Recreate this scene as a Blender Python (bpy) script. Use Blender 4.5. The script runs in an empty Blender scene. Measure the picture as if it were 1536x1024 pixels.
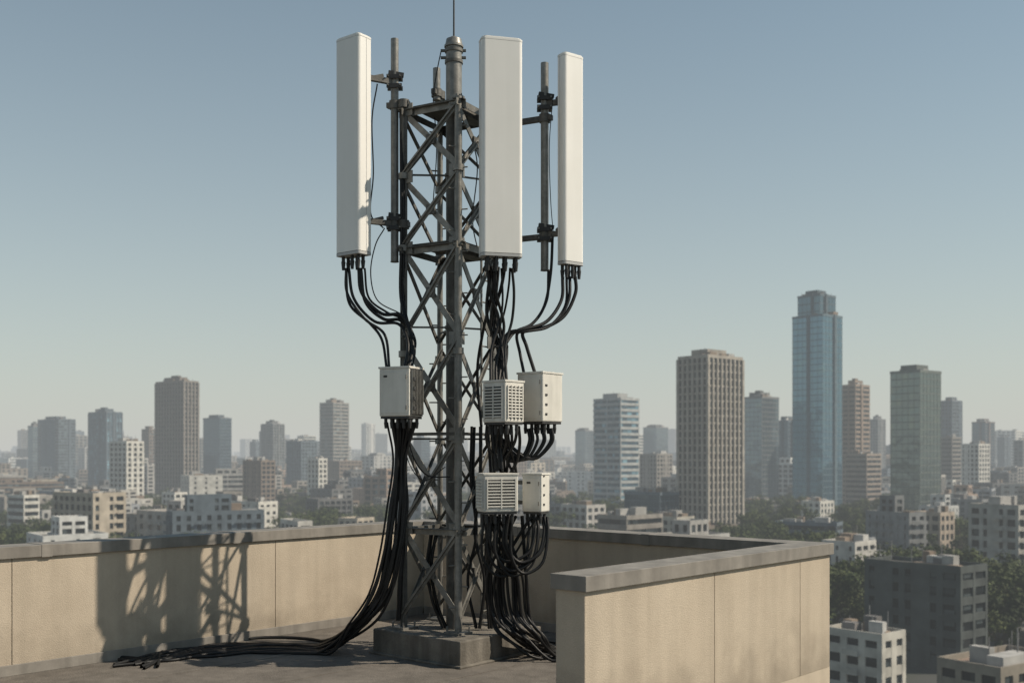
import bpy, math, random
from mathutils import Vector
random.seed(11)
R=random.random
def U(a,b): return a+(b-a)*random.random()
EYE=1.95; FOC=1600.0; CX=768.0; HZ=683.0; GZ=-40.0
def P(px,py,d): return Vector(((px-CX)/FOC*d, d, EYE-(py-HZ)/FOC*d))
def F(px,py,z=0.02):
    d=(EYE-z)*FOC/(py-HZ); return Vector(((px-CX)/FOC*d,d,z))
scn=bpy.context.scene
# ------------------------------------------------------------- materials
HAZE_EMIT=(0.50,0.525,0.525,1)
def new_mat(name):
    m=bpy.data.materials.new(name); m.use_nodes=True
    nt=m.node_tree; b=nt.nodes['Principled BSDF']; return m,nt,b
def N(nt,t,**k):
    n=nt.nodes.new(t)
    for a,v in k.items(): setattr(n,a,v)
    return n
def paint_haze(nt,b,L=3000.0):  # air haze painted into the material: pale emission growing with distance from origin
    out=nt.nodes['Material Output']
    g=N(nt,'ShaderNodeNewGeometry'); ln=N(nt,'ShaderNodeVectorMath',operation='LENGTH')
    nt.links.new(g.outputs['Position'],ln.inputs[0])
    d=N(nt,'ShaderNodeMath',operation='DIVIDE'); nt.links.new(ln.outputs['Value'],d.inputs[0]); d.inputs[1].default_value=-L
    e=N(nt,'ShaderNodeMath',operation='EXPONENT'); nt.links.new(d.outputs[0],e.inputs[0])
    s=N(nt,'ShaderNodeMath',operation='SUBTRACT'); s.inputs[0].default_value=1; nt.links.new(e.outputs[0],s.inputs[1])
    em=N(nt,'ShaderNodeEmission'); em.inputs['Color'].default_value=HAZE_EMIT; em.inputs['Strength'].default_value=1
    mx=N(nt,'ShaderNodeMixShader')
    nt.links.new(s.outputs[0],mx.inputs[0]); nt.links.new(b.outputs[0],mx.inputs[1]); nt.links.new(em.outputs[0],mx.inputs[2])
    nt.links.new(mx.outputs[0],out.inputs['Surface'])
def noisy(name,c1,c2,scale=4,rough=.6,metal=0.,bump=0.,bscale=80,detail=6,spec=.5,stain=None,grime=None,speck=0):
    m,nt,b=new_mat(name)
    tc=N(nt,'ShaderNodeTexCoord')
    no=N(nt,'ShaderNodeTexNoise'); no.inputs['Scale'].default_value=scale; no.inputs['Detail'].default_value=detail; no.inputs['Roughness'].default_value=.65
    nt.links.new(tc.outputs['Object'],no.inputs['Vector'])
    cr=N(nt,'ShaderNodeValToRGB'); cr.color_ramp.elements[0].position=.3; cr.color_ramp.elements[1].position=.7
    cr.color_ramp.elements[0].color=(*c1,1); cr.color_ramp.elements[1].color=(*c2,1)
    nt.links.new(no.outputs['Fac'],cr.inputs[0])
    col=cr.outputs[0]
    def mul(col,fac_out,lo,p0,p1):
        r3=N(nt,'ShaderNodeValToRGB'); r3.color_ramp.elements[0].position=p0; r3.color_ramp.elements[1].position=p1
        r3.color_ramp.elements[0].color=(lo,lo,lo,1); r3.color_ramp.elements[1].color=(1,1,1,1)
        nt.links.new(fac_out,r3.inputs[0])
        mm=N(nt,'ShaderNodeMix',data_type='RGBA',blend_type='MULTIPLY'); mm.inputs[0].default_value=1
        nt.links.new(col,mm.inputs[6]); nt.links.new(r3.outputs[0],mm.inputs[7]); return mm.outputs[2]
    if stain:
        mp=N(nt,'ShaderNodeMapping'); mp.inputs['Scale'].default_value=(5,5,.35)
        nt.links.new(tc.outputs['Object'],mp.inputs[0])
        n3=N(nt,'ShaderNodeTexNoise'); n3.inputs['Scale'].default_value=1.6; n3.inputs['Detail'].default_value=5
        nt.links.new(mp.outputs[0],n3.inputs['Vector'])
        col=mul(col,n3.outputs['Fac'],stain,.35,.62)
    if grime:   # splash dirt rising from the foot of the wall
        sp=N(nt,'ShaderNodeSeparateXYZ'); nt.links.new(tc.outputs['Object'],sp.inputs[0])
        n4=N(nt,'ShaderNodeTexNoise'); n4.inputs['Scale'].default_value=3.5; n4.inputs['Detail'].default_value=7
        nt.links.new(tc.outputs['Object'],n4.inputs['Vector'])
        ad=N(nt,'ShaderNodeMath',operation='ADD'); nt.links.new(sp.outputs['Z'],ad.inputs[0]); nt.links.new(n4.outputs['Fac'],ad.inputs[1])
        col=mul(col,ad.outputs[0],grime,.5,.92)
    if speck:
        n5=N(nt,'ShaderNodeTexNoise'); n5.inputs['Scale'].default_value=140; n5.inputs['Detail'].default_value=2
        nt.links.new(tc.outputs['Object'],n5.inputs['Vector'])
        col=mul(col,n5.outputs['Fac'],speck,.35,.6)
    nt.links.new(col,b.inputs['Base Color'])
    b.inputs['Roughness'].default_value=rough; b.inputs['Metallic'].default_value=metal
    b.inputs['Specular IOR Level'].default_value=spec
    if bump:
        n2=N(nt,'ShaderNodeTexNoise'); n2.inputs['Scale'].default_value=bscale; n2.inputs['Detail'].default_value=3
        nt.links.new(tc.outputs['Object'],n2.inputs['Vector'])
        bp=N(nt,'ShaderNodeBump'); bp.inputs['Strength'].default_value=bump; bp.inputs['Distance'].default_value=.01
        nt.links.new(n2.outputs['Fac'],bp.inputs['Height']); nt.links.new(bp.outputs[0],b.inputs['Normal'])
    return m
M_STUC=noisy('stucco_beige',(.43,.365,.285),(.495,.425,.335),2.2,.9,bump=.4,bscale=110,spec=.2,stain=.9,grime=.72,speck=.9)
M_CAP=noisy('coping_metal',(.18,.165,.145),(.26,.24,.212),4,.65,bump=.12,bscale=30,stain=.75)
M_ROOF=noisy('roof_membrane',(.115,.103,.09),(.215,.193,.168),1.1,.9,bump=.6,bscale=60,detail=10,spec=.25,stain=.8,speck=.8)
M_CONC=noisy('pedestal_concrete',(.13,.118,.10),(.24,.22,.19),3,.9,bump=.5,bscale=40,detail=9,spec=.25,stain=.65,speck=.8)
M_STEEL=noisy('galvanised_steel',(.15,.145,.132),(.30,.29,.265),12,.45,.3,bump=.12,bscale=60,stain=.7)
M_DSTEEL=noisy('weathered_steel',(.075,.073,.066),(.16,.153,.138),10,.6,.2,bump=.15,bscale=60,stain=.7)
M_WHITE=noisy('radome_white',(.76,.745,.70),(.80,.785,.745),2,.4,spec=.4,stain=.95)
M_GREYP=noisy('radome_end_cap',(.38,.38,.37),(.46,.46,.45),5,.5)
M_BOX=noisy('powder_coat_offwhite',(.58,.56,.505),(.68,.655,.595),5,.5,spec=.35,stain=.82)
M_DARK=noisy('dark_plastic',(.02,.02,.02),(.04,.04,.04),10,.6)
M_CABLE=noisy('cable_rubber',(.007,.007,.0075),(.018,.018,.018),10,.5,spec=.32)
def city_mat(name,rough,spec,win,metal=0.):
    m,nt,b=new_mat(name)
    at=N(nt,'ShaderNodeAttribute',attribute_name='col')
    g=N(nt,'ShaderNodeNewGeometry')
    if win:
        mp=N(nt,'ShaderNodeVectorMath',operation='DIVIDE'); mp.inputs[1].default_value=(2.9,2.9,3.1)
        nt.links.new(g.outputs['Position'],mp.inputs[0])
        fl=N(nt,'ShaderNodeVectorMath',operation='FLOOR'); nt.links.new(mp.outputs[0],fl.inputs[0])
        wn=N(nt,'ShaderNodeTexWhiteNoise'); nt.links.new(fl.outputs[0],wn.inputs[0])
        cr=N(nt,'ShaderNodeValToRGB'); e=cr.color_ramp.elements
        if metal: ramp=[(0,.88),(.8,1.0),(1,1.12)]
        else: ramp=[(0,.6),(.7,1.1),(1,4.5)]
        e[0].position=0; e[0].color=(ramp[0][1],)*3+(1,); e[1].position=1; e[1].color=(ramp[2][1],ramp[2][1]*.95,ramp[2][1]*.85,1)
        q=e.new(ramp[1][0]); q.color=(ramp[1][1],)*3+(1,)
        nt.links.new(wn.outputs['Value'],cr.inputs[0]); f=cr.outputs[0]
    else:
        no=N(nt,'ShaderNodeTexNoise'); no.inputs['Scale'].default_value=.35; no.inputs['Detail'].default_value=5
        nt.links.new(g.outputs['Position'],no.inputs['Vector'])
        cr=N(nt,'ShaderNodeValToRGB'); e=cr.color_ramp.elements
        e[0].position=.3; e[0].color=(.68,.68,.68,1); e[1].position=.7; e[1].color=(1.12,1.12,1.12,1)
        nt.links.new(no.outputs['Fac'],cr.inputs[0]); f=cr.outputs[0]
    mm=N(nt,'ShaderNodeMix',data_type='RGBA',blend_type='MULTIPLY'); mm.inputs[0].default_value=1
    nt.links.new(at.outputs['Color'],mm.inputs[6]); nt.links.new(f,mm.inputs[7])
    nt.links.new(mm.outputs[2],b.inputs['Base Color'])
    b.inputs['Roughness'].default_value=rough; b.inputs['Specular IOR Level'].default_value=spec; b.inputs['Metallic'].default_value=metal
    if metal:
        no=N(nt,'ShaderNodeTexNoise'); no.inputs['Scale'].default_value=.12; no.inputs['Detail'].default_value=2
        nt.links.new(g.outputs['Position'],no.inputs['Vector'])
        bp=N(nt,'ShaderNodeBump'); bp.inputs['Strength'].default_value=.5; bp.inputs['Distance'].default_value=.6
        nt.links.new(no.outputs['Fac'],bp.inputs['Height']); nt.links.new(bp.outputs[0],b.inputs['Normal'])
    paint_haze(nt,b); return m
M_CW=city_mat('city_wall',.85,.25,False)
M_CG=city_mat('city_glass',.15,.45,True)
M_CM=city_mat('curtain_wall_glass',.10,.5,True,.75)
def leaf_mat():
    m,nt,b=new_mat('foliage')
    at=N(nt,'ShaderNodeAttribute',attribute_name='col')
    nt.links.new(at.outputs['Color'],b.inputs['Base Color']); b.inputs['Roughness'].default_value=.75
    b.inputs['Specular IOR Level'].default_value=.15
    paint_haze(nt,b); return m
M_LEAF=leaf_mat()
def ground_mat():
    m,nt,b=new_mat('ground_city')
    g=N(nt,'ShaderNodeNewGeometry')
    no=N(nt,'ShaderNodeTexNoise'); no.inputs['Scale'].default_value=.012; no.inputs['Detail'].default_value=8
    nt.links.new(g.outputs['Position'],no.inputs['Vector'])
    cr=N(nt,'ShaderNodeValToRGB'); e=cr.color_ramp.elements
    e[0].position=.45; e[0].color=(.03,.04,.02,1); e[1].position=.65; e[1].color=(.10,.095,.085,1)
    q=e.new(.54); q.color=(.05,.05,.048,1)
    nt.links.new(no.outputs['Fac'],cr.inputs[0]); nt.links.new(cr.outputs[0],b.inputs['Base Color'])
    b.inputs['Roughness'].default_value=.9; paint_haze(nt,b); return m
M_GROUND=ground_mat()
# ------------------------------------------------------------- mesh builder
class MB:
    def __init__(s,mats): s.v=[];s.f=[];s.m=[];s.c=[];s.sm=[];s.mats=mats
    def quad(s,pts,mi=0,col=(1,1,1),sm=False):
        b=len(s.v); s.v+= [tuple(p) for p in pts]; s.f.append(tuple(range(b,b+len(pts)))); s.m.append(mi); s.c.append(col); s.sm.append(sm)
    def box8(s,c,mi=0,col=(1,1,1)):
        b=len(s.v); s.v+=[tuple(p) for p in c]
        for q in ((0,3,2,1),(4,5,6,7),(0,1,5,4),(1,2,6,5),(2,3,7,6),(3,0,4,7)):
            s.f.append(tuple(b+i for i in q)); s.m.append(mi); s.c.append(col); s.sm.append(False)
    def fbox(s,fr,x0,x1,y0,y1,z0,z1,mi=0,col=(1,1,1)):
        ox,oy,exx,exy,eyx,eyy=fr
        c=[]
        for z in (z0,z1):
            for (x,y) in ((x0,y0),(x1,y0),(x1,y1),(x0,y1)):
                c.append((ox+exx*x+eyx*y, oy+exy*x+eyy*y, z))
        s.box8(c,mi,col)
    def bar(s,p,q,w,h=None,mi=0,up=Vector((0,0,1))):
        h=h or w; p=Vector(p);q=Vector(q); d=(q-p).normalized()
        if abs(d.dot(up))>.98: up=Vector((1,0.3,0))
        a=d.cross(up).normalized(); b=a.cross(d).normalized()
        c=[]
        for e in (p,q):
            for (i,j) in ((-1,-1),(1,-1),(1,1),(-1,1)): c.append(e+a*(i*w/2)+b*(j*h/2))
        s.box8(c,mi)
    def cyl(s,p,q,r,r2=None,n=12,mi=0,cap=True,col=(1,1,1)):
        r2=r if r2 is None else r2; p=Vector(p);q=Vector(q); d=(q-p).normalized()
        up=Vector((0,0,1)) if abs(d.z)<.95 else Vector((1,0,0))
        a=d.cross(up).normalized(); b=d.cross(a).normalized()
        base=len(s.v)
        for e,rr in ((p,r),(q,r2)):
            for i in range(n):
                t=2*math.pi*i/n; s.v.append(tuple(e+a*(rr*math.cos(t))+b*(rr*math.sin(t))))
        for i in range(n):
            j=(i+1)%n; s.f.append((base+i,base+j,base+n+j,base+n+i)); s.m.append(mi); s.c.append(col); s.sm.append(True)
        if cap:
            for k,e,rr in ((0,p,r),(1,q,r2)):
                pts=[e+a*(rr*math.cos(2*math.pi*i/n))+b*(rr*math.sin(2*math.pi*i/n)) for i in range(n)]
                if k==0: pts=pts[::-1]
                s.quad(pts,mi,col)
    def prism(s,prof,o,ex,ey,z0,z1,mi=0,sc=1.0):
        n=len(prof)
        lo=[(o[0]+ex[0]*x*sc+ey[0]*y*sc,o[1]+ex[1]*x*sc+ey[1]*y*sc,z0) for x,y in prof]
        hi=[(a,b,z1) for a,b,_ in lo]
        for i in range(n):
            j=(i+1)%n; s.quad([lo[i],lo[j],hi[j],hi[i]],mi)
        s.quad(hi,mi); s.quad(lo[::-1],mi)
    def obj(s,name,parent=None,bevel=0):
        me=bpy.data.meshes.new(name); me.from_pydata(s.v,[],s.f)
        for m in s.mats: me.materials.append(m)
        me.polygons.foreach_set('material_index',s.m); me.polygons.foreach_set('use_smooth',s.sm)
        at=me.attributes.new('col','FLOAT_COLOR','CORNER'); buf=[]
        for f,c in zip(s.f,s.c): buf.extend((c[0],c[1],c[2],1.0)*len(f))
        at.data.foreach_set('color',buf); me.update()
        o=bpy.data.objects.new(name,me); scn.collection.objects.link(o)
        if parent: o.parent=parent
        if bevel:
            b=o.modifiers.new('bevel','BEVEL'); b.width=bevel; b.segments=2; b.limit_method='ANGLE'
        return o
def empty(name,loc=(0,0,0)):
    e=bpy.data.objects.new(name,None); e.empty_display_size=.2; scn.collection.objects.link(e); return e
# ------------------------------------------------------------- own rooftop
a=math.radians(48); u=(math.cos(a),math.sin(a)); v=(-math.sin(a),math.cos(a))
FR=(1.73,8.48,u[0],u[1],v[0],v[1])
def SQ(s,q,z=0): return Vector((1.73+u[0]*s+v[0]*q, 8.48+u[1]*s+v[1]*q, z))
H=1.145; CT=.105
M_FAC=noisy('facade_stucco',(.43,.365,.285),(.495,.425,.335),2.2,.9,bump=.4,bscale=110,spec=.2,stain=.9)
body=MB([M_FAC]); body.fbox(FR,-14,1.84,.03,5.48,GZ,0); body.fbox(FR,-14,-1.84,-6,.03,GZ,-.001); body.obj('apartment_building')
rf=MB([M_ROOF])
rf.quad([SQ(-14,.2,.004),SQ(1.7,.2,.004),SQ(1.7,5.3,.004),SQ(-14,5.3,.004)])
rf.quad([SQ(-14,-6,.003),SQ(-1.84,-6,.003),SQ(-1.84,.2,.003),SQ(-14,.2,.003)])
for q in (1.2,2.2,3.2,4.2):
    rf.fbox(FR,-14,1.58,q,q+.08,.004,.009)
rf.obj('roof_floor')
def parapet(name,s0,s1,q0,q1,along,joints,seams,inner):
    w=MB([M_STUC,M_CAP,M_DARK])
    if along=='s':
        w.fbox(FR,s0+.03,s1-.03,q0+.04,q1-.04,0,H-CT-.002)
        js=[s0+.03]+joints+[s1-.03]
        for i in range(len(js)-1):
            g=.003
            w.fbox(FR,js[i]+(g if i else 0),js[i+1]-(g if i<len(js)-2 else 0),q0+.03,q0+.041,0,H-CT)
            w.fbox(FR,js[i],js[i+1],q1-.041,q1-.03,0,H-CT)
        w.fbox(FR,s0+.025,s0+.031,q0+.03,q1-.03,0,H-CT)
        cs=[s0]+seams+[s1]
        for i in range(len(cs)-1):
            w.fbox(FR,cs[i]+(.0015 if i else 0),cs[i+1]-.0015,q0,q1,H-CT,H,1)
            if i: w.fbox(FR,cs[i]-.05,cs[i]+.05,q0-.004,q1+.004,H-CT-.006,H+.004,1)
    else:
        w.fbox(FR,s0+.03,s1-.03,q0-.03,q1+.03,0,H-CT)
        cs=[q0]+seams+[q1]
        for i in range(len(cs)-1):
            w.fbox(FR,s0,s1,cs[i]+.0015,cs[i+1]-.0015,H-CT,H,1)
            if i: w.fbox(FR,s0-.004,s1+.004,cs[i]-.05,cs[i]+.05,H-CT-.006,H+.004,1)
    for (b0,b1,b2,b3) in inner:
        w.fbox(FR,b0,b1,b2,b3,.004,.10,1)
    return w.obj(name,bevel=.004)
parapet('parapet_wall',-1.85,1.87,0,.31,'s',[-.177,1.257],[],[(-1.8,1.55,.281,.30)])
parapet('parapet_wall',1.56,1.87,.312,5.198,'q',[],[1.9,3.7],[(1.571,1.589,.31,5.2)])
parapet('parapet_wall',-14,1.87,5.2,5.51,'s',[-9,-6.2,-3.4,-.6],[-9.3,-5.2,-3.1,-1.1],[(-14,1.56,5.21,5.229)])
# ------------------------------------------------------------- pedestal
ped=MB([M_CONC])
PF=(-.475,9.75,math.cos(math.radians(49.5)),math.sin(math.radians(49.5)),-math.sin(math.radians(49.5)),math.cos(math.radians(49.5)))
ped.fbox(PF,0,1.18,0,1.18,.0,.25); ped.fbox(PF,-.03,1.21,-.03,1.21,.0,.03)
ped.obj('concrete_pedestal',bevel=.012)
# ------------------------------------------------------------- tower
tower=empty('lattice_tower')
th=math.radians(30); s=.64
ea=Vector((-math.cos(th),math.sin(th),0)); eb=Vector((math.sin(th),math.cos(th),0))
LF=Vector((-.513,10.2,0)); LL=LF+ea*s; LR=LF+eb*s; LB=LF+ea*s+eb*s
def at(p,z): return Vector((p.x,p.y,z))
ZT=5.38; ZB=.25
t=MB([M_STEEL,M_DSTEEL])
t.cyl(at(LF,ZB),at(LF,ZT),.036,n=16)
t.cyl(at(LB,ZB),at(LB,ZT+.35),.03,n=12)
t.cyl(at(LR,ZB),at(LR,ZT),.034,n=12)
q0=at(LL,ZB);q1=at(LL,ZT)
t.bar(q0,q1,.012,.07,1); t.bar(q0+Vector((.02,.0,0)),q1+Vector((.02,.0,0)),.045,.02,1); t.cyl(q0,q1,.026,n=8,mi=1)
for p in (LF,LL,LR,LB):
    t.fbox((p.x,p.y,u[0],u[1],v[0],v[1]),-.1,.1,-.1,.1,ZB,ZB+.02)
    for i in (-1,1):
        for j in (-1,1):
            c=at(p,0)+Vector((u[0]*i*.075+v[0]*j*.075,u[1]*i*.075+v[1]*j*.075,0)); t.cyl(at(c,ZB+.02),at(c,ZB+.07),.011,n=6)
    for z in (1.24,2.1,2.95,3.99,4.7): t.cyl(at(p,z-.03),at(p,z+.03),.052,n=12)
t.obj('legs',tower)
t=MB([M_STEEL,M_DSTEEL])
levels=[ZB+.12,1.24,2.16,3.08,3.99,4.69,ZT-.03]
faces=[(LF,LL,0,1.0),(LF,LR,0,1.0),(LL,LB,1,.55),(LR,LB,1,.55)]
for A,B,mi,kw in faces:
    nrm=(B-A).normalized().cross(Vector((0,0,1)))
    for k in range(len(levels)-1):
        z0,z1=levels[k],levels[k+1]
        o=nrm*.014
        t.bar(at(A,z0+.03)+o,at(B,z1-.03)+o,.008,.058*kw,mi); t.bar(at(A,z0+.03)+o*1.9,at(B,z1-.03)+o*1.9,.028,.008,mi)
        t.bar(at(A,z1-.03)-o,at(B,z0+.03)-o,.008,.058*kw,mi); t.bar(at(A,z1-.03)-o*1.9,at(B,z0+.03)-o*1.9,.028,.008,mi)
        mid=(at(A,(z0+z1)/2)+at(B,(z0+z1)/2))/2
        dd=(B-A).normalized()
        if kw==1: t.bar(mid-dd*.05,mid+dd*.05,.02,.1,1)
        t.cyl(mid-nrm*.03,mid+nrm*.03,.012,n=6)
        if kw==1:
            for Pp,sg in ((A,1),(B,-1)):
                g=at(Pp,z1)+dd*sg*.06; t.bar(g-dd*.045,g+dd*.045,.01,.12,mi)
    for z in (1.24,3.99,ZT-.03):
        ex=(B-A).normalized()*.07
        t.bar(at(A,z)-ex,at(B,z)+ex,.05,.008,1); t.bar(at(A,z-.03)-ex+nrm*.022,at(B,z-.03)+ex+nrm*.022,.008,.06,mi)
    if kw==1:
        t.bar(at(A,levels[2]),at(B,levels[2]),.012,.03,1)
for z in (ZT,4.02):
    fr=(LF.x,LF.y,eb.x,eb.y,ea.x,ea.y)
    t.fbox(fr,.05,.60,.05,.60,z,z+.012,1)
    t.fbox(fr,.1,.6,.06,.2,z-.10,z-.001,1)
t.obj('bracing',tower)
MC=Vector((-.575,10.55,0))
t=MB([M_STEEL,M_DSTEEL,M_DARK])
t.cyl(at(MC,ZB),at(MC,5.98),.078,n=24,mi=1)
t.cyl(at(MC,5.40),at(MC,5.979),.0795,n=24)
t.cyl(at(MC,5.98),at(MC,6.0),.095,n=24); t.cyl(at(MC,6.0),at(MC,6.06),.088,.075,n=24); t.cyl(at(MC,6.06),at(MC,6.085),.055,.03,n=16)
t.cyl(at(MC,6.08),at(MC,7.6),.009,.006,n=8,mi=2)
for z in (5.93,5.82,5.36,4.7,4.0,3.2,2.1,1.2): t.cyl(at(MC,z),at(MC,z+.03),.09,n=24,mi=1)
for z in (5.95,5.88): t.bar(at(MC,z)+Vector((-.13,0,0)),at(MC,z)+Vector((.12,0,0)),.03,.02,1)
for z in (1.2,2.1,3.2,4.0,4.7,5.36):
    for L in (LF,LL,LR,LB): t.bar(at(MC,z+.015),at(L,z+.015),.012,.018,1)
t.obj('mast',tower)
t=MB([M_STEEL,M_DSTEEL])
z=.5; k=0
while z<5.5:
    sg=1 if k%2 else -1
    t.cyl(at(LB,z),at(LB,z)+Vector((.11*sg,-.02,0)),.008,n=6); t.cyl(at(LF,z),at(LF,z)+Vector((.09*sg,-.03,0)),.007,n=6)
    z+=.2;k+=1
la=at(LR+(LF-LR)*.35,0)+Vector((.0,.06,0)); lb=la+eb*.28
for p in (la,lb): t.cyl(at(p,.3),at(p,4.0),.012,n=8)
z=.4
while z<4: t.cyl(at(la,z),at(lb,z),.008,n=6); z+=.22
t.obj('ladder',tower)
# ------------------------------------------------------------- antenna panels
def rounded(w,d,rf,rb,n=6):
    pts=[]
    for (cx,cy,a0,r) in ((w/2-rf,-d/2+rf,-90,rf),(w/2-rb,d/2-rb,0,rb),(-w/2+rb,d/2-rb,90,rb),(-w/2+rf,-d/2+rf,180,rf)):
        for i in range(n+1):
            t_=math.radians(a0+90*i/n); pts.append((cx+r*math.cos(t_),cy+r*math.sin(t_)))
    return pts
def antenna(px,d,ytop,ybot,w,dep,alpha,conn):
    """alpha: yaw of the radiating face, + turns it to the right"""
    e=empty('panel_antenna'); al=math.radians(alpha)
    ex=(math.cos(al),math.sin(al)); ey=(-math.sin(al),math.cos(al))
    o=P(px,0,d); zt=P(0,ytop,d).z; zb=P(0,ybot,d).z
    m=MB([M_WHITE,M_GREYP,M_DARK,M_STEEL])
    pr=rounded(w,dep,.035,.02)
    m.prism(pr,o,ex,ey,zb+.03,zt-.03,0)
    m.prism(pr,o,ex,ey,zt-.027,zt-.010,0,1.012); m.prism(pr,o,ex,ey,zt-.010,zt-.003,0,.97); m.prism(pr,o,ex,ey,zt-.003,zt+.004,0,.90)
    m.prism(pr,o,ex,ey,zt-.031,zt-.026,1,.975); m.prism(pr,o,ex,ey,zb+.024,zb+.031,2,.97)
    m.prism(pr,o,ex,ey,zb,zb+.025,1,1.008)
    fr=(o.x,o.y,ex[0],ex[1],ey[0],ey[1])
    for sx in (-1,1):     # seam between front cover and back tray
        m.fbox(fr,sx*w/2-.0015,sx*w/2+.0015,dep*.08,dep*.08+.005,zb+.03,zt-.03,1)
    m.obj('radome',e)
    m=MB([M_DARK,M_STEEL])
    for cx in conn:
        for yy in (-.03,.035):
            c=Vector((o.x+ex[0]*cx*w+ey[0]*yy,o.y+ex[1]*cx*w+ey[1]*yy,zb))
            m.cyl(c,c-Vector((0,0,.05)),.017,n=10); m.cyl(c-Vector((0,0,.05)),c-Vector((0,0,.13)),.022,.014,n=10)
    m.obj('connectors',e)
    m=MB([M_DSTEEL])
    for z in (zt-.42,zb+.33): 
        m.fbox(fr,-.07,.07,dep/2,dep/2+.05,z-.06,z+.06); 
    m.obj('back_plates',e)
    return e,o,Vector((ey[0],ey[1],0)),zt,zb
A1=antenna(530,10.3,58,384,.325,.175,-38,(-.33,.05,.3))
A2=antenna(751,9.85,60,386,.385,.15,14,(-.33,-.12,.1,.36))
A3=antenna(856,10.35,84,398,.25,.115,36,(-.3,0,.32))
def mount(name,px,d,y0,y1,ant,arms,tleg,arms2):
    e=empty(name); m=MB([M_STEEL,M_DSTEEL,M_DARK])
    b=P(px,y1,d); tp=P(px,y0,d)
    m.cyl(b,tp,.039,n=16)
    m.cyl(b+Vector((0,0,-.008)),b,.042,n=16,mi=1)
    E,o,back,zt,zb=ant
    for yy in arms:
        z=P(0,yy,d).z; bp=at(o,z)+back*.1; pp=at(b,z)
        m.bar(bp,pp,.045,.05,1); m.bar(bp+Vector((0,0,.05)),bp-Vector((0,0,.05)),.09,.06,1)
        dd=(bp-pp).normalized()
        for s_ in (-.045,.045):
            m.bar(pp+Vector((-.075,-.045,s_)),pp+Vector((.075,-.045,s_)),.022,.04,2)
            m.bar(pp+Vector((-.075,.045,s_)),pp+Vector((.075,.045,s_)),.022,.04,1)
            for x_ in (-.06,.06): m.cyl(pp+Vector((x_,-.09,s_)),pp+Vector((x_,.09,s_)),.008,n=6)
        m.bar(pp+Vector((-.06,-.02,.09)),pp+Vector((.09,.0,.07)),.05,.035,2)
        m.bar(pp+dd*.12+Vector((0,0,.05)),bp+Vector((0,0,-.03)),.015,.03,1)
    for yy in arms2:
        z=P(0,yy,d).z; pp=at(b,z); tl=at(tleg,z)
        dd=(tl-pp).normalized()
        m.bar(pp-dd*.08,tl+dd*.06,.05,.05,1)
        m.cyl(pp-Vector((0,0,.04)),pp+Vector((0,0,.04)),.055,n=12,mi=1)
        m.cyl(tl-Vector((0,0,.04)),tl+Vector((0,0,.04)),.055,n=12,mi=1)
    m.obj('pole_and_clamps',e)
mount('antenna_mount',592,10.55,59,392,A1,(124,336),LL,(158,338))
mount('antenna_mount',817,10.5,95,405,A3,(156,352),LR,(178,355))
mount('antenna_mount',752,10.2,75,380,A2,(128,340),LR,(132,348))
mount('antenna_mount',655,11.0,103,150,(None,P(655,100,11.0),Vector((0,0,0)),0,0),(),LB,(140,))
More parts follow.
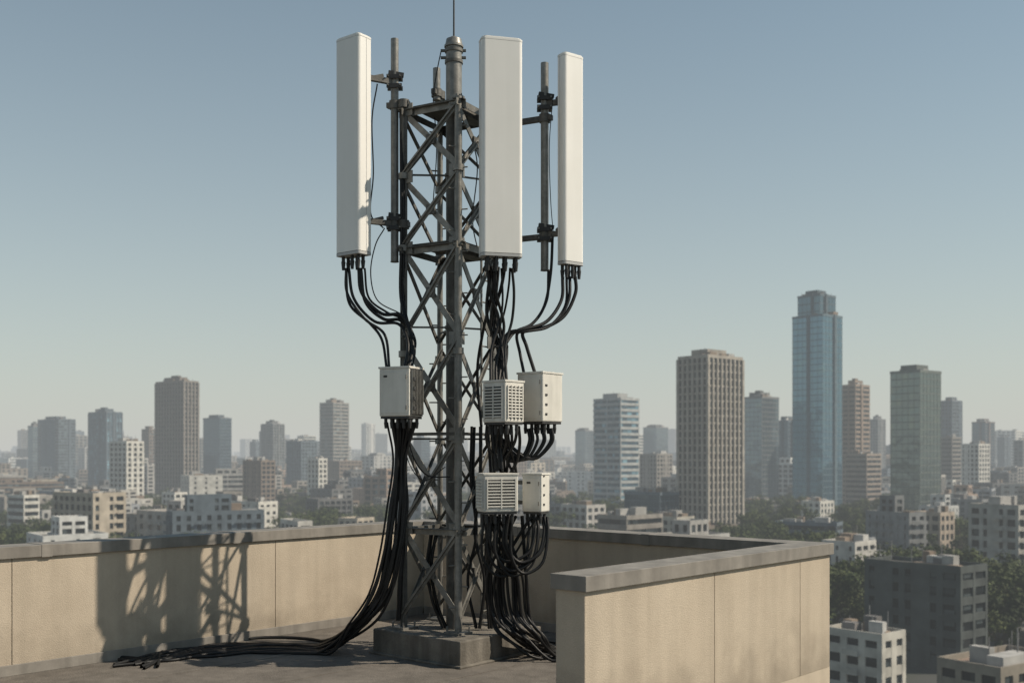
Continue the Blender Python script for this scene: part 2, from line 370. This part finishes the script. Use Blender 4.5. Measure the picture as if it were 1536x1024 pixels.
# ------------------------------------------------------------- equipment boxes
def cabinet(name,px,d,y0,y1,w,dep,yaw,louv,leg=LR,nconn=4):
    e=empty(name); al=math.radians(yaw); ex=(math.cos(al),math.sin(al)); ey=(-math.sin(al),math.cos(al))
    o=P(px,0,d); z1=P(0,y0,d).z; z0=P(0,y1,d).z
    fr=(o.x,o.y,ex[0],ex[1],ey[0],ey[1])
    m=MB([M_BOX]); m.fbox(fr,-w/2,w/2,-dep/2,dep/2,z0+.02,z1-.015); ob=m.obj('housing',e,bevel=.012)
    m=MB([M_BOX,M_DARK,M_STEEL])
    m.fbox(fr,-w/2-.006,w/2+.006,-dep/2-.006,dep/2+.006,z1-.018,z1)
    m.fbox(fr,-w/2+.01,w/2-.01,-dep/2+.01,dep/2-.01,z0,z0+.02,1)
    hh=z1-z0
    def louvre(side):
        W=w if side=='front' else dep
        def bx(t0,t1,h0,h1,za,zb_,mi):
            if side=='front': m.fbox(fr,t0,t1,-dep/2-h1,-dep/2-h0,za,zb_,mi)
            elif side=='right': m.fbox(fr,w/2+h0,w/2+h1,t0,t1,za,zb_,mi)
            else: m.fbox(fr,-w/2-h1,-w/2-h0,t0,t1,za,zb_,mi)
        bx(-W/2+.03,W/2-.03,-.001,.003,z0+.06,z1-.06,1)
        n=int((hh-.12)/.028)
        for i in range(n):
            z=z0+.065+i*.028; bx(-W/2+.03,W/2-.03,.0035,.012,z,z+.013,0)
        nn=4 if side!='front' else 2
        for k in range(nn+1):
            x=-W/2+.03+(W-.06)*k/nn; bx(x-.006,x+.006,.002,.014,z0+.05,z1-.05,0)
    for sd_ in ('front','right','left'):
        if sd_ in louv: louvre(sd_)
    if 'front' not in louv:
        m.fbox(fr,-w/2+.02,w/2-.02,-dep/2-.005,-dep/2-.001,z0+.05,z1-.05)
        for zz in (z0+.1,z1-.1): m.fbox(fr,w/2-.03,w/2-.02,-dep/2-.014,-dep/2-.005,zz-.02,zz+.02,2)
        m.fbox(fr,-w/2+.05,-w/2+.09,-dep/2-.007,-dep/2-.005,z1-.1,z1-.08,1)
    if 'fins' in louv:
        m.fbox(fr,w/2,w/2+.004,-dep/2+.02,dep/2-.02,z0+.03,z1-.02,1)
        n=int((dep-.04)/.028)
        for i in range(n):
            y=-dep/2+.025+i*.028; m.fbox(fr,w/2+.004,w/2+.026,y,y+.009,z0+.04,z1-.03,2)
        for i in range(4): m.fbox(fr,w/2+.026,w/2+.034,-dep/2+.03,-dep/2+.07,z0+.08+i*.09,z0+.11+i*.09,1)
    if 'dots' in louv:
        for i in range(4):
            m.fbox(fr,w/2+.0,w/2+.006,-dep/2+.04,-dep/2+.07,z0+.08+i*.09,z0+.1+i*.09,1)
    for i in range(nconn):
        for yy in (-.25,.25):
            x=-w/2+w*(i+.5)/nconn; cx=o.x+ex[0]*x+ey[0]*yy*dep; cy=o.y+ex[1]*x+ey[1]*yy*dep
            m.cyl((cx,cy,z0),(cx,cy,z0-.035),.016,n=8,mi=1); m.cyl((cx,cy,z0-.035),(cx,cy,z0-.09),.019,.012,n=8,mi=1)
    for zz in (z0+hh*.25,z0+hh*.75):
        m.bar((o.x+ey[0]*dep*.5,o.y+ey[1]*dep*.5,zz),at(leg,zz),.05,.04,2)
    m.obj('details',e,bevel=.0015)
    return e
cabinet('remote_radio_unit',602,10.0,551,628,.32,.27,-24,('fins',),leg=LL,nconn=5)
cabinet('ventilated_equipment_cabinet',755,9.8,571,637,.28,.26,-42,('front','right'),leg=LR)
cabinet('remote_radio_unit',810,10.15,559,636,.30,.32,-38,('dots',),leg=LR)
cabinet('ventilated_equipment_cabinet',746,9.85,709,770,.33,.24,18,('front','left'),leg=LR)
cabinet('remote_radio_unit',804,10.1,709,770,.2,.2,-25,('dots',),leg=LR,nconn=3)
# ------------------------------------------------------------- cables
def catmull(pts,n=9):
    out=[]
    Q=[pts[0]+(pts[0]-pts[1])]+pts+[pts[-1]+(pts[-1]-pts[-2])]
    for i in range(1,len(Q)-2):
        p0,p1,p2,p3=Q[i-1:i+3]
        for k in range(n):
            t=k/n; out.append(.5*((2*p1)+(p2-p0)*t+(2*p0-5*p1+4*p2-p3)*t*t+(3*p1-p0-3*p2+p3)*t**3))
    out.append(pts[-1]); return out
def cables(name,parent,paths,r):
    cu=bpy.data.curves.new(name,'CURVE'); cu.dimensions='3D'; cu.bevel_depth=r; cu.bevel_resolution=3
    for pts in paths:
        pp=catmull(pts); sp=cu.splines.new('POLY'); sp.points.add(len(pp)-1)
        k=random.choice([.7,.9,1,1,1.15])
        for i,p in enumerate(pp): sp.points[i].co=(p.x,p.y,max(p.z,r+.004) ,1); sp.points[i].radius=k
        sp.use_smooth=True
    cu.materials.append(M_CABLE)
    o=bpy.data.objects.new(name,cu); scn.collection.objects.link(o); o.parent=parent; return o
def path(*L): return [ (P(*q) if len(q)==3 else F(*q)) for q in L]
def jit(pts,a):
    off=Vector((U(-a,a),U(-a,a),0)); r=[]
    for i,p in enumerate(pts):
        r.append(p+off+Vector((U(-a,a),U(-a,a),U(-a,a)*.6))*.45)
    return r
CB=empty('cable_bundle')
T=[];S=[]
T+= [path((519,402,10.3),(521,440,10.3),(547,478,10.2),(577,502,10.1),(584,552,10.0)),
 path((523,402,10.3),(531,448,10.3),(562,482,10.3),(598,486,10.3),(612,515,10.1),(607,552,10.0)),
 path((538,402,10.3),(543,440,10.3),(572,470,10.3),(604,474,10.3),(619,515,10.2),(613,552,10.05)),
 path((547,402,10.3),(553,446,10.35),(580,468,10.4),(608,482,10.4),(622,520,10.3),(618,552,10.1)),
 path((541,402,10.3),(548,452,10.3),(575,478,10.3),(600,480,10.35),(615,500,10.3),(612,552,10.05)),
 path((519,402,10.28),(524,455,10.3),(555,485,10.2),(573,510,10.1),(580,552,10.0))]
S+= [path((577,342,10.5),(563,368,10.5),(556,410,10.5),(566,450,10.45),(600,470,10.45)),
 path((566,126,10.4),(558,180,10.5),(560,260,10.5),(556,320,10.5),(575,342,10.5)),
 path((692,140,10.5),(705,200,10.5),(716,250,10.6),(709,330,10.6),(718,380,10.6)),
 path((662,75,10.6),(655,110,10.7),(650,150,10.8),(655,220,10.9),(650,300,10.9))]
for k in range(3):
    T.append(jit(path((604,170,10.55),(604,260,10.5),(604,360,10.5),(603,440,10.5),(610,480,10.4),(621,515,10.25),(610,552,10.05)),.013))
for (x0,pts) in ((732,[(735,440,9.95),(748,480,10.0),(737,525,9.95),(736,572,9.85)]),(741,[(744,440,9.95),(756,490,10.05),(745,540,9.95),(744,572,9.85)]),
  (752,[(754,450,9.95),(750,500,10),(755,540,9.95),(752,572,9.85)]),(768,[(771,440,9.95),(768,480,10),(758,520,9.95),(760,572,9.85)]),
  (736,[(742,440,10),(736,490,10.1),(750,530,10.1),(756,572,9.95)]),(757,[(752,430,10),(740,480,10.1),(752,530,10.1),(748,572,9.95)]),
  (765,[(763,430,10),(756,470,10.1),(740,520,10.1),(733,600,10.1),(728,660,10.1)]),(744,[(738,440,10.1),(724,500,10.3),(716,560,10.4),(722,640,10.4)])):
    T.append(path((x0,402,9.9),*pts))
for k in range(4):
    T.append(jit(path((742,400,10.1),(738,470,10.15),(752,520,10.15),(748,575,10.05),(742,640,10.05),(748,705,10.0)),.05))
T+= [path((844,415,10.33),(842,450,10.3),(820,482,10.2),(786,494,10.1),(760,502,10.1),(752,540,10.05)),
 path((850,415,10.33),(848,458,10.3),(824,489,10.2),(790,497,10.1),(762,503,10.1),(742,540,10.05)),
 path((863,415,10.35),(863,440,10.35),(846,474,10.3),(815,492,10.2),(785,498,10.15),(790,520,10.15),(802,558,10.15)),
 path((855,415,10.35),(853,450,10.3),(834,482,10.25),(800,495,10.2),(776,500,10.2),(780,530,10.2),(786,560,10.15)),
 path((823,405,10.5),(820,450,10.4),(800,484,10.3),(772,498,10.2),(756,520,10.1)),
 path((829,350,10.5),(826,410,10.45),(816,460,10.4),(795,488,10.3),(765,500,10.2))]
S+= [path((829,150,10.45),(824,220,10.45),(826,300,10.45),(830,350,10.45))]
for k in range(9):
    x=U(728,780); x2=U(722,775)
    T.append(jit(path((x,640,9.85),(x+U(-6,6),665,9.95),((x+x2)/2+U(-8,8),690,10.05),(x2,712,10.1)),.02))
for k in range(7):
    x=792+k*6
    T.append(jit(path((x,642,10.1),(x+2,662,10.1),(x-8-k*2,686,10.1),(x-28-k*2,690-k,10.1),(x-44-k*3,668,10.1),(752-k*2,650,10.1)),.012))
for k in range(8):
    x0=726+k*6; x1=792+k*4; dy=U(0,50)
    T.append(jit(path((x0,775,9.9),(x0-2,815+dy*.4,9.9),((x0+x1)/2-10,840+dy*.5,9.95),(x1-8,828+dy*.4,10.0),(x1+2,800,10.05),(x1,775,10.1)),.012))
for k in range(17):
    x0=U(725,808); xm=U(728,792); a1=U(915,940); ye=U(958,1000)
    T.append(jit([P(x0,773,10.0),P((x0+xm)/2,815,10.05),P(xm,865,10.1),P(xm+6,a1,10.15),P(xm+28,a1+28,10.1),F(min(838,xm+75),U(962,990)),F(885,ye),F(960,ye-4)],.015))
for k in range(6):
    x0=U(708,760)
    T.append(jit(path((x0,640,10.4),(x0+U(-6,6),720,10.4),(x0+U(-8,8),800,10.4),(x0+U(-10,10),870,10.4),(x0+U(-4,20),942,10.4)),.02))
for k in range(3):
    T.append(jit(path((650,800,10.5),(645,850,10.5),(652,900,10.5),(668,940,10.5)),.03))
for k in range(15):
    x0=583+k*2.9; w=k*2.1
    yy=964+U(-8,13); sag=U(-6,14)
    pts=[P(x0,633,10.0+U(-.04,.1)),P(600-8+w*.6,690,10.1),P(588-6+w,760,10.1),P(578-7+w+sag*.3,830,10.1),P(562-8+w+sag*.6,890+sag*.4,10.15),P(530-6+w*.6+sag,936+sag*.3,10.25),
         F(480+U(-12,12),yy+4),F(405,min(yy+U(-5,8),978)),F(320,min(yy+U(-2,10),984)),F(250,976+U(-3,16)),F(170+U(-8,70),990+U(-8,12))]
    T.append(jit(pts,.016))
S+=[path((612,632,10.05),(618,680,10.1),(640,712,10.2),(675,715,10.2)),path((606,632,10.05),(612,690,10.1),(636,720,10.2),(668,700,10.2))]
for k in range(3):
    T.append(jit([P(600,640,10.4),P(598,720,10.45),P(606,800,10.5),P(600,870,10.5),P(598,930,10.5)],.02))
cables('feeder_cables',CB,T,.0148); cables('thin_cables',CB,S,.006)
m=MB([M_DARK])
for (x,y,d,w) in ((613,505,10.25,.12),(750,520,10.1,.16)):
    c=P(x,y,d); m.bar(c-Vector((w/2,0,0)),c+Vector((w/2,0,0)),.06,.02)
m.obj('cable_ties',CB,bevel=.003)
# ------------------------------------------------------------- city
def vary(c,a=.06):
    k=1+U(-a,a); return tuple(max(0,x*k) for x in c)
def building(mb,fr,w1,w2,z1,style,col,gl,fh=3.2,bay=3.4,detail=True,z0=GZ,junk=True,pier=.35,sp=.38,gi=1,balc=False):
    """fr ex runs along right face (w2), ey along left face (w1)"""
    H_=z1-z0; nf=max(1,int(round((H_-1)/fh))); fh=(H_-1)/nf
    zr=z1-.9
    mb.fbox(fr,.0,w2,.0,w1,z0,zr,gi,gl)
    rc=vary(random.choice([(.15,.14,.125),(.2,.185,.165),(.11,.105,.1),(.24,.22,.2),(.19,.14,.11)]),.25)
    o=.30
    mb.fbox(fr,-.1,w2+.1,-.1,w1+.1,zr-.35,zr+.02,0,rc)
    for (x0,x1,y0,y1) in ((-o,w2+o,-o,.0),(-o,w2+o,w1,w1+o),(-o,0,0,w1),(w2,w2+o,0,w1)):
        mb.fbox(fr,x0,x1,y0,y1,zr-.5,z1,0,col)
    if style=='glass': so,sh,po,pw=.06,.13,.14,.12
    elif style=='bands': so,sh,po,pw=.35,.45,.2,.5
    elif style=='fins': so,sh,po,pw=.2,.32,.55,.22*bay
    elif style=='ribs': so,sh,po,pw=.12,.25,.8,.3*bay
    else: so,sh,po,pw=.27,sp,.32,pier*bay
    c2=tuple(x*.9 for x in col)
    for i in range(nf):
        z=z0+i*fh
        mb.fbox(fr,-so,w2+so,-so,w1+so,z,z+fh*sh,0,c2)
    core=style in('grid','bands')
    for (W,ax) in ((w2,0),(w1,1)):
        pw_=pw*(U(.7,1.25) if style=='grid' else 1)
        n=max(1,int(round(W/bay))); 
        if style=='bands': n=max(1,n//3)
        b=W/n
        for k in range(n+1):
            p=k*b; h=pw_/2
            if core and n>2 and 0<k<n and R()<.13: h=b*.5
            if k==0: lo,hi=-po+.01,h
            elif k==n: lo,hi=p-h,p+po-.01
            else: lo,hi=p-h,p+h
            if ax==0:
                mb.fbox(fr,lo,hi,-po,.1,z0,zr-.45,0,col)
                if detail: mb.fbox(fr,lo,hi,w1-.1,w1+po,z0,zr-.45,0,col)
            else:
                mb.fbox(fr,-po-.004,.1,lo,hi,z0,zr-.45,0,col)
                if detail: mb.fbox(fr,w2-.1,w2+po+.004,lo,hi,z0,zr-.45,0,col)
        if balc and n>=2:
            ks=[k for k in range(n) if R()<.45]
            for k in ks:
                for i in range(1,nf):
                    z=z0+i*fh
                    if ax==0: 
                        mb.fbox(fr,k*b+.3,k*b+b-.3,-1.35,-.33,z,z+.16,0,col); mb.fbox(fr,k*b+.3,k*b+b-.3,-1.36,-1.28,z+.16,z+1.05,0,c2)
                    else: 
                        mb.fbox(fr,-1.35,-.33,k*b+.3,k*b+b-.3,z,z+.16,0,col); mb.fbox(fr,-1.36,-1.28,k*b+.3,k*b+b-.3,z+.16,z+1.05,0,c2)
    if junk:
        for k in range(random.randint(2,5) if not detail else random.randint(5,9)):
            a_=U(1.2,max(2,min(6,w2*.35))); b_=U(1.2,max(2,min(6,w1*.35))); h=U(.8,3.2)
            x=U(.6,max(.7,w2-a_-.6)); y=U(.6,max(.7,w1-b_-.6))
            mb.fbox(fr,x,x+a_,y,y+b_,zr,zr+h+.013*k,0,vary(random.choice([(.35,.34,.32),(.16,.15,.145),(.40,.39,.37),(.22,.17,.13)]),.2))
        if detail:
            for k in range(5):
                x=U(1,w2-1);y=U(1,w1-1); mb.fbox(fr,x,x+.12,y,y+.12,zr,zr+U(2,5),0,(.2,.2,.2))
heroes=[]
def hero(name,x0,xc,x1,ytop,D,style,col,gl,phi=None,z0=GZ,**k):
    r0,rc,r1=[(x-CX)/FOC for x in (x0,xc,x1)]
    if phi is None: phi=40+ (8 if xc>CX else -4)
    f=math.radians(phi); Cx=rc*D
    w1=(Cx-r0*D)/(math.cos(f)+r0*math.sin(f)); 
    den=math.sin(f)-r1*math.cos(f); w2=(r1*D-Cx)/max(den,.15)
    z1=EYE-(ytop-HZ)/FOC*D
    fr=(Cx,D,math.sin(f),math.cos(f),-math.cos(f),math.sin(f))
    mb=MB([M_CW,M_CG,M_CM])
    if style=='glass': k.setdefault('gi',2)
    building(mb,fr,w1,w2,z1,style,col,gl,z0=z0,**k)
    if (z1-z0)>60:
        mb.fbox(fr,w2*.2,w2*.75,w1*.25,w1*.8,z1-.9,z1+3.0,0,tuple(c*.8 for c in col))
        if R()<.5: mb.fbox(fr,w2*.3,w2*.5,w1*.35,w1*.6,z1+3.0,z1+4.4,0,tuple(c*.6 for c in col))
        if style!='ribs' and R()<.6:
            c_=U(.3,.6); mb.fbox(fr,w2*c_,w2*(c_+.12),-.9,.1,z0,z1+.3,0,tuple(c*.85 for c in col))
            c_=U(.3,.6); mb.fbox(fr,-.9,.1,w1*c_,w1*(c_+.08),z0,z1+.3,0,tuple(c*.85 for c in col))
    ob=mb.obj(name)
    cxx=Cx+fr[2]*w2/2+fr[4]*w1/2; cyy=D+fr[3]*w2/2+fr[5]*w1/2
    heroes.append((cxx,cyy,math.hypot(w1,w2)/2+3)); return fr,w1,w2,z1
G1=(.03,.042,.05);GB=(.045,.085,.115);GD=(.014,.018,.021);GG=(.03,.05,.047)
MBL=(.11,.215,.28);MGR=(.14,.18,.17);MDK=(.07,.11,.14);MGY=(.15,.205,.235)
CO=(.25,.23,.205);WH=(.56,.54,.49);BE=(.40,.35,.28);GR=(.18,.185,.185);BR=(.19,.15,.12);BL=(.11,.14,.165)
hero('office_tower',42,50,64,638,1150,'glass',GR,MGY)
hero('office_tower',57,88,113,628,1100,'bands',BL,G1)
hero('office_tower',133,160,183,617,1000,'fins',BL,GB)
hero('residential_tower',165,190,215,661,640,'grid',WH,GD,bay=4.5)
hero('office_tower',213,224,236,643,1100,'grid',BR,G1)
hero('office_tower',234,276,297,570,820,'ribs',(.22,.195,.17),GD,bay=3.6,fh=3.3)
hero('office_tower',305,330,347,626,1050,'glass',BL,MDK)
hero('office_tower',392,410,426,635,1150,'fins',GR,G1)
hero('office_tower',430,452,475,661,950,'grid',BL,G1)
hero('residential_tower',480,500,523,603,1000,'bands',(.31,.29,.26),G1,fh=3.4)
hero('apartment_block',462,478,490,687,700,'grid',WH,GD)
hero('apartment_block',365,392,412,690,720,'grid',BR,GD)
hero('apartment_block',81,140,187,739,360,'grid',BE,GD,bay=3.6,balc=True)
hero('apartment_block',320,388,415,752,430,'grid',WH,GD,sp=.6,pier=.6)
hero('apartment_block',12,36,58,742,480,'bands',WH,GD)
hero('apartment_block',191,240,306,772,400,'grid',CO,GD)
hero('apartment_block',244,262,280,738,600,'grid',WH,GD)
hero('office_tower',375,384,392,662,1500,'grid',BL,G1)
hero('office_tower',620,632,645,655,1200,'glass',BL,MDK)
hero('office_tower',863,878,890,645,1300,'glass',GR,MGY)
hero('office_tower',891,931,958,596,640,'bands',(.42,.43,.42),GB,fh=3.6)
hero('office_tower',965,985,1002,640,1300,'glass',GR,MGY)
hero('apartment_block',960,985,1008,680,800,'grid',CO,GD)
hero('residential_tower',1018,1062,1113,531,470,'ribs',(.37,.335,.285),GD,fh=3.3,bay=3.0,phi=50)
hero('office_tower',1113,1143,1168,594,720,'glass',GR,MGY,phi=48)
hero('office_tower',1165,1182,1196,630,800,'glass',BL,MDK,phi=48)
hero('glass_skyscraper',1189,1234,1263,470,650,'glass',(.11,.165,.195),MBL,phi=50,fh=3.8,bay=3.4)
hero('glass_skyscraper',1197,1230,1253,440,656,'glass',(.10,.14,.165),(.09,.16,.2),phi=50,fh=5)
hero('residential_tower',1264,1283,1304,576,720,'bands',(.33,.255,.20),GD,phi=50)
hero('residential_tower',1268,1300,1321,680,690,'bands',(.31,.255,.21),GD,phi=50)
hero('office_tower',1305,1317,1328,628,1100,'grid',GR,G1,phi=50)
hero('office_tower',1336,1380,1411,554,540,'glass',(.135,.155,.14),MGR,phi=52,fh=3.6)
hero('office_tower',1412,1428,1443,600,950,'grid',BL,G1,phi=52)
hero('residential_tower',1412,1428,1441,655,800,'bands',CO,GD,phi=52)
hero('apartment_block',1443,1468,1484,665,760,'grid',WH,GD,phi=52)
hero('office_tower',1458,1478,1492,632,1050,'glass',(.2,.17,.16),MDK,phi=52)
hero('office_tower',1496,1507,1516,655,1300,'grid',BL,G1,phi=52)
hero('office_tower',1521,1534,1550,660,1000,'grid',GR,G1,phi=52)
hero('apartment_block',1455,1527,1585,757,310,'grid',(.34,.33,.30),GD,phi=55,balc=True)
hero('office_building',1300,1440,1478,849,205,'grid',(.075,.085,.082),GD,phi=52,sp=.45,pier=.3,bay=4)
hero('apartment_block',1240,1322,1355,950,185,'grid',(.46,.44,.39),GD,phi=50,sp=.5,pier=.45,balc=True)
hero('apartment_block',1410,1500,1600,1000,150,'grid',(.25,.22,.18),GD,phi=56)
hero('apartment_block',1203,1230,1250,751,520,'grid',WH,G1,phi=48)
hero('apartment_block',1235,1282,1312,812,300,'grid',(.5,.48,.44),GD,phi=48,sp=.5)
hero('office_building',937,990,1018,738,470,'glass',BL,MDK)
hero('apartment_block',972,1015,1040,775,380,'grid',(.42,.39,.33),GD)
hero('apartment_block',843,880,907,757,450,'grid',(.45,.43,.40),GD)
hero('apartment_block',1370,1410,1430,768,380,'grid',(.40,.33,.26),GD,phi=52)
trees=[]
pal=[WH,(.44,.42,.38),(.5,.5,.48),BE,CO,GR,GR,BR,(.33,.31,.28),(.36,.35,.33),(.28,.21,.165),(.14,.14,.14),(.2,.17,.14),BL,(.3,.31,.32)]
def free(x,y,r):
    for hx,hy,hr in heroes:
        if (x-hx)**2+(y-hy)**2<(hr+r)**2: return False
    return True
def free_tree(x,y):
    for hx,hy,hr in heroes:
        if (x-hx)**2+(y-hy)**2<(hr*.82)**2: return False
    return True
lo=MB([M_CW,M_CG,M_CM])
def park(x,y):
    px=x/y*FOC+CX
    if y<900 and (895<px<990 or 1100<px<1195) and 380<y<680: return True
    if 1235<px<1340 and 380<y<600: return True
    if 1390<px<1510 and 320<y<520: return True
    if 250<px<335 and 430<y<660: return True
    if 10<px<85 and 310<y<460: return True
    if 415<px<520 and 330<y<520: return True
    v_=math.sin(x*.011+1.3)*math.cos(y*.009+.6)+.5*math.sin(x*.023-y*.017)
    return v_>.6
def carpet(D0,D1,cell,detail,hr,wr,bay,pt):
    g=math.radians(44); n=int(D1*1.3/cell)
    for i in range(-n,n):
        for j in range(-n,n):
            x=(i*math.cos(g)-j*math.sin(g))*cell+U(-4,4); y=(i*math.sin(g)+j*math.cos(g))*cell+U(-4,4)
            if y<D0 or y>=D1 or abs(x)>y*.60+40: continue
            if (i%6==0) or (j%6==0 and cell<40):
                if cell<40 and y<1100:
                    for q in range(2):
                        tx,ty=x+U(-.45,.45)*cell,y+U(-.45,.45)*cell
                        if free_tree(tx,ty): trees.append((tx,ty))
                continue
            px=x/y*FOC+CX
            nearR=(y<345 and px>1180)
            if (cell<40 and park(x,y) and R()<.93) or R()<(.88 if nearR else pt):
                if y<1300:
                    for q in range(11 if nearR else 7):
                        tx,ty=x+U(-.55,.55)*cell,y+U(-.55,.55)*cell
                        if free_tree(tx,ty): trees.append((tx,ty))
                continue
            w1=U(*wr);w2=U(*wr)
            if R()<.3: 
                if R()<.5: w1*=1.6; w2*=.65
                else: w2*=1.6; w1*=.65
            if not free(x,y,max(w1,w2)*.6): continue
            f=math.radians(46+random.choice([0,0,0,-8,6,-18,14])) 
            ex=(math.sin(f),math.cos(f));ey=(-math.cos(f),math.sin(f))
            fr=(x-ex[0]*w2/2-ey[0]*w1/2,y-ex[1]*w2/2-ey[1]*w1/2,ex[0],ex[1],ey[0],ey[1])
            h=U(*hr)
            if R()<.08: h*=1.5
            if y<300: h=min(h,13)
            st=random.choice(['grid','grid','grid','bands','fins']); c=vary(random.choice(pal),.15)
            building(lo,fr,w1,w2,GZ+h,st,c,random.choice([GD,GD,G1]),bay=bay*U(.8,1.7),fh=U(2.9,3.8),detail=False,pier=U(.25,.7),sp=U(.33,.62),balc=(cell<28 and R()<.35))
            if R()<.5 and cell<40:
                k0,k1=U(.05,.4),U(.05,.4)
                fr2=(fr[0]+ex[0]*w2*k0+ey[0]*w1*k1,fr[1]+ex[1]*w2*k0+ey[1]*w1*k1,ex[0],ex[1],ey[0],ey[1])
                building(lo,fr2,w1*U(.3,.55),w2*U(.3,.55),GZ+h+U(2.6,6),'grid',vary(c,.2),GD,bay=bay,detail=False,z0=GZ+h-1,junk=False)
carpet(215,620,25,True,(7,23),(11,22),3.6,.12)
carpet(620,1300,30,False,(10,30),(14,27),4.5,.09)
carpet(1300,3000,56,False,(14,40),(24,48),9,.02)
carpet(3000,6500,140,False,(20,56),(50,120),30,.02)
lo.obj('distant_city_buildings')
ft=MB([M_CW,M_CG,M_CM])
for k in range(190):
    D=U(1300,4500); x=U(-.52,.52)*D
    w=U(16,38); h=42+ (R()**2.2)*62*(D/2200)+U(-8,6)
    if not free(x,D,w): continue
    f=math.radians(46+U(-10,10)); 
    building(ft,(x,D,math.sin(f),math.cos(f),-math.cos(f),math.sin(f)),w,U(.7,1.2)*w,GZ+h,random.choice(['grid','bands','fins']),vary(random.choice([GR,CO,BL,BR,WH]),.1),G1,fh=4,bay=6,detail=False)
ft.obj('distant_high_rises')
g=MB([M_GROUND]); n=64
g.quad([(30000*math.cos(2*math.pi*i/n),30000*math.sin(2*math.pi*i/n),GZ) for i in range(n)]); g.obj('ground')
def tree_mesh(seed):
    random.seed(seed); m=MB([M_LEAF]); h=U(9.5,12.5); bk=(.07,.055,.04)
    m.cyl((0,0,0),(0,0,h*.45),.28,.18,n=7,col=bk,cap=False)
    cl=[]
    for k in range(17):
        an=U(0,6.28); rr=U(.2,1)**.6*h*.38; z=h*U(.38,.95); rr*=(1.15-abs(z/h-.6)*1.2)
        c=Vector((rr*math.cos(an),rr*math.sin(an),z)); cl.append((c,U(.9,1.9)))
        m.cyl((0,0,h*U(.3,.45)),c,.1,.03,n=5,col=bk,cap=False)
    for c,r in cl:
        base=random.choice([(.036,.05,.016),(.048,.062,.02),(.066,.078,.026),(.024,.034,.013)])
        for i in range(100):
            d=Vector((random.gauss(0,1),random.gauss(0,1),random.gauss(0,.8))).normalized()*r*U(.5,1.08)
            p=c+d; nrm=(d.normalized()+Vector((U(-.7,.7),U(-.7,.7),U(-.2,.9)))).normalized()
            t1=nrm.cross(Vector((U(-1,1),U(-1,1),1))).normalized(); t2=nrm.cross(t1); sz=U(.18,.38)
            m.quad([p-t1*sz,p-t2*sz*.7,p+t1*sz,p+t2*sz*.7],0,vary(base,.35))
    return m
TM=[]
tp=empty('city_trees')
for i in range(4):
    o=tree_mesh(100+i).obj('tree_crown',tp); TM.append(o.data)
    bpy.data.objects.remove(o)
random.seed(5)
trees.sort(key=lambda p:p[1])
near=[p for p in trees if p[1]<680]; far=[p for p in trees if p[1]>=680]; random.shuffle(far)
for (x,y) in near[:2800]+far[:1000]:
    o=bpy.data.objects.new('tree',random.choice(TM)); scn.collection.objects.link(o); o.parent=tp
    s_=U(.9,1.6); o.location=(x,y,GZ); o.scale=(s_*U(.95,1.3),s_*U(.95,1.3),s_); o.rotation_euler=(0,0,U(0,6.28))
# ------------------------------------------------------------- light, sky, camera
el=math.radians(43); az=Vector((1,-.08)).normalized()
sd=Vector((az.x*math.cos(el),az.y*math.cos(el),math.sin(el)))
L=bpy.data.lights.new('sun','SUN'); L.energy=5.0; L.angle=math.radians(.5); L.color=(1,.885,.73)
lo_=bpy.data.objects.new('sun',L); scn.collection.objects.link(lo_); lo_.rotation_euler=sd.to_track_quat('Z','Y').to_euler()
W=bpy.data.worlds.new('World'); scn.world=W; W.use_nodes=True; nt=W.node_tree
ST=.10
sk=nt.nodes.new('ShaderNodeTexSky'); sk.sky_type='NISHITA'; sk.sun_disc=False
sk.sun_elevation=el; sk.sun_rotation=math.atan2(az.x,az.y); sk.altitude=50; sk.air_density=1.0; sk.dust_density=.6; sk.ozone_density=1.0
bg=nt.nodes['Background']; bg.inputs['Strength'].default_value=ST
tint=N(nt,'ShaderNodeMix',data_type='RGBA',blend_type='MULTIPLY'); tint.inputs[0].default_value=1; tint.inputs[7].default_value=(.95,1.08,.94,1)
nt.links.new(sk.outputs[0],tint.inputs[6])
# summer haze: the clear-sky model blends towards a pale haze near the horizon
tc=nt.nodes.new('ShaderNodeTexCoord'); sx=nt.nodes.new('ShaderNodeSeparateXYZ'); nt.links.new(tc.outputs['Generated'],sx.inputs[0])
mxm=N(nt,'ShaderNodeMath',operation='MAXIMUM'); nt.links.new(sx.outputs['Z'],mxm.inputs[0]); mxm.inputs[1].default_value=0
mu=N(nt,'ShaderNodeMath',operation='MULTIPLY'); nt.links.new(mxm.outputs[0],mu.inputs[0]); mu.inputs[1].default_value=-3.7
ex=N(nt,'ShaderNodeMath',operation='EXPONENT'); nt.links.new(mu.outputs[0],ex.inputs[0])
mix=N(nt,'ShaderNodeMix',data_type='RGBA'); nt.links.new(ex.outputs[0],mix.inputs[0]); nt.links.new(tint.outputs[2],mix.inputs[6])
mix.inputs[7].default_value=(.555/ST,.56/ST,.535/ST,1); nt.links.new(mix.outputs[2],bg.inputs['Color'])
cam=bpy.data.cameras.new('camera'); co=bpy.data.objects.new('camera',cam); scn.collection.objects.link(co)
co.location=(0,0,EYE); co.rotation_euler=(math.pi/2,0,0); cam.sensor_width=36; cam.lens=37.5; cam.shift_y=171/1536
cam.clip_end=60000; cam.clip_start=.05; cam.dof.use_dof=True; cam.dof.focus_distance=10.2; cam.dof.aperture_fstop=1.8
scn.camera=co
scn.view_settings.view_transform='Standard'; scn.view_settings.look='None'; scn.view_settings.exposure=0
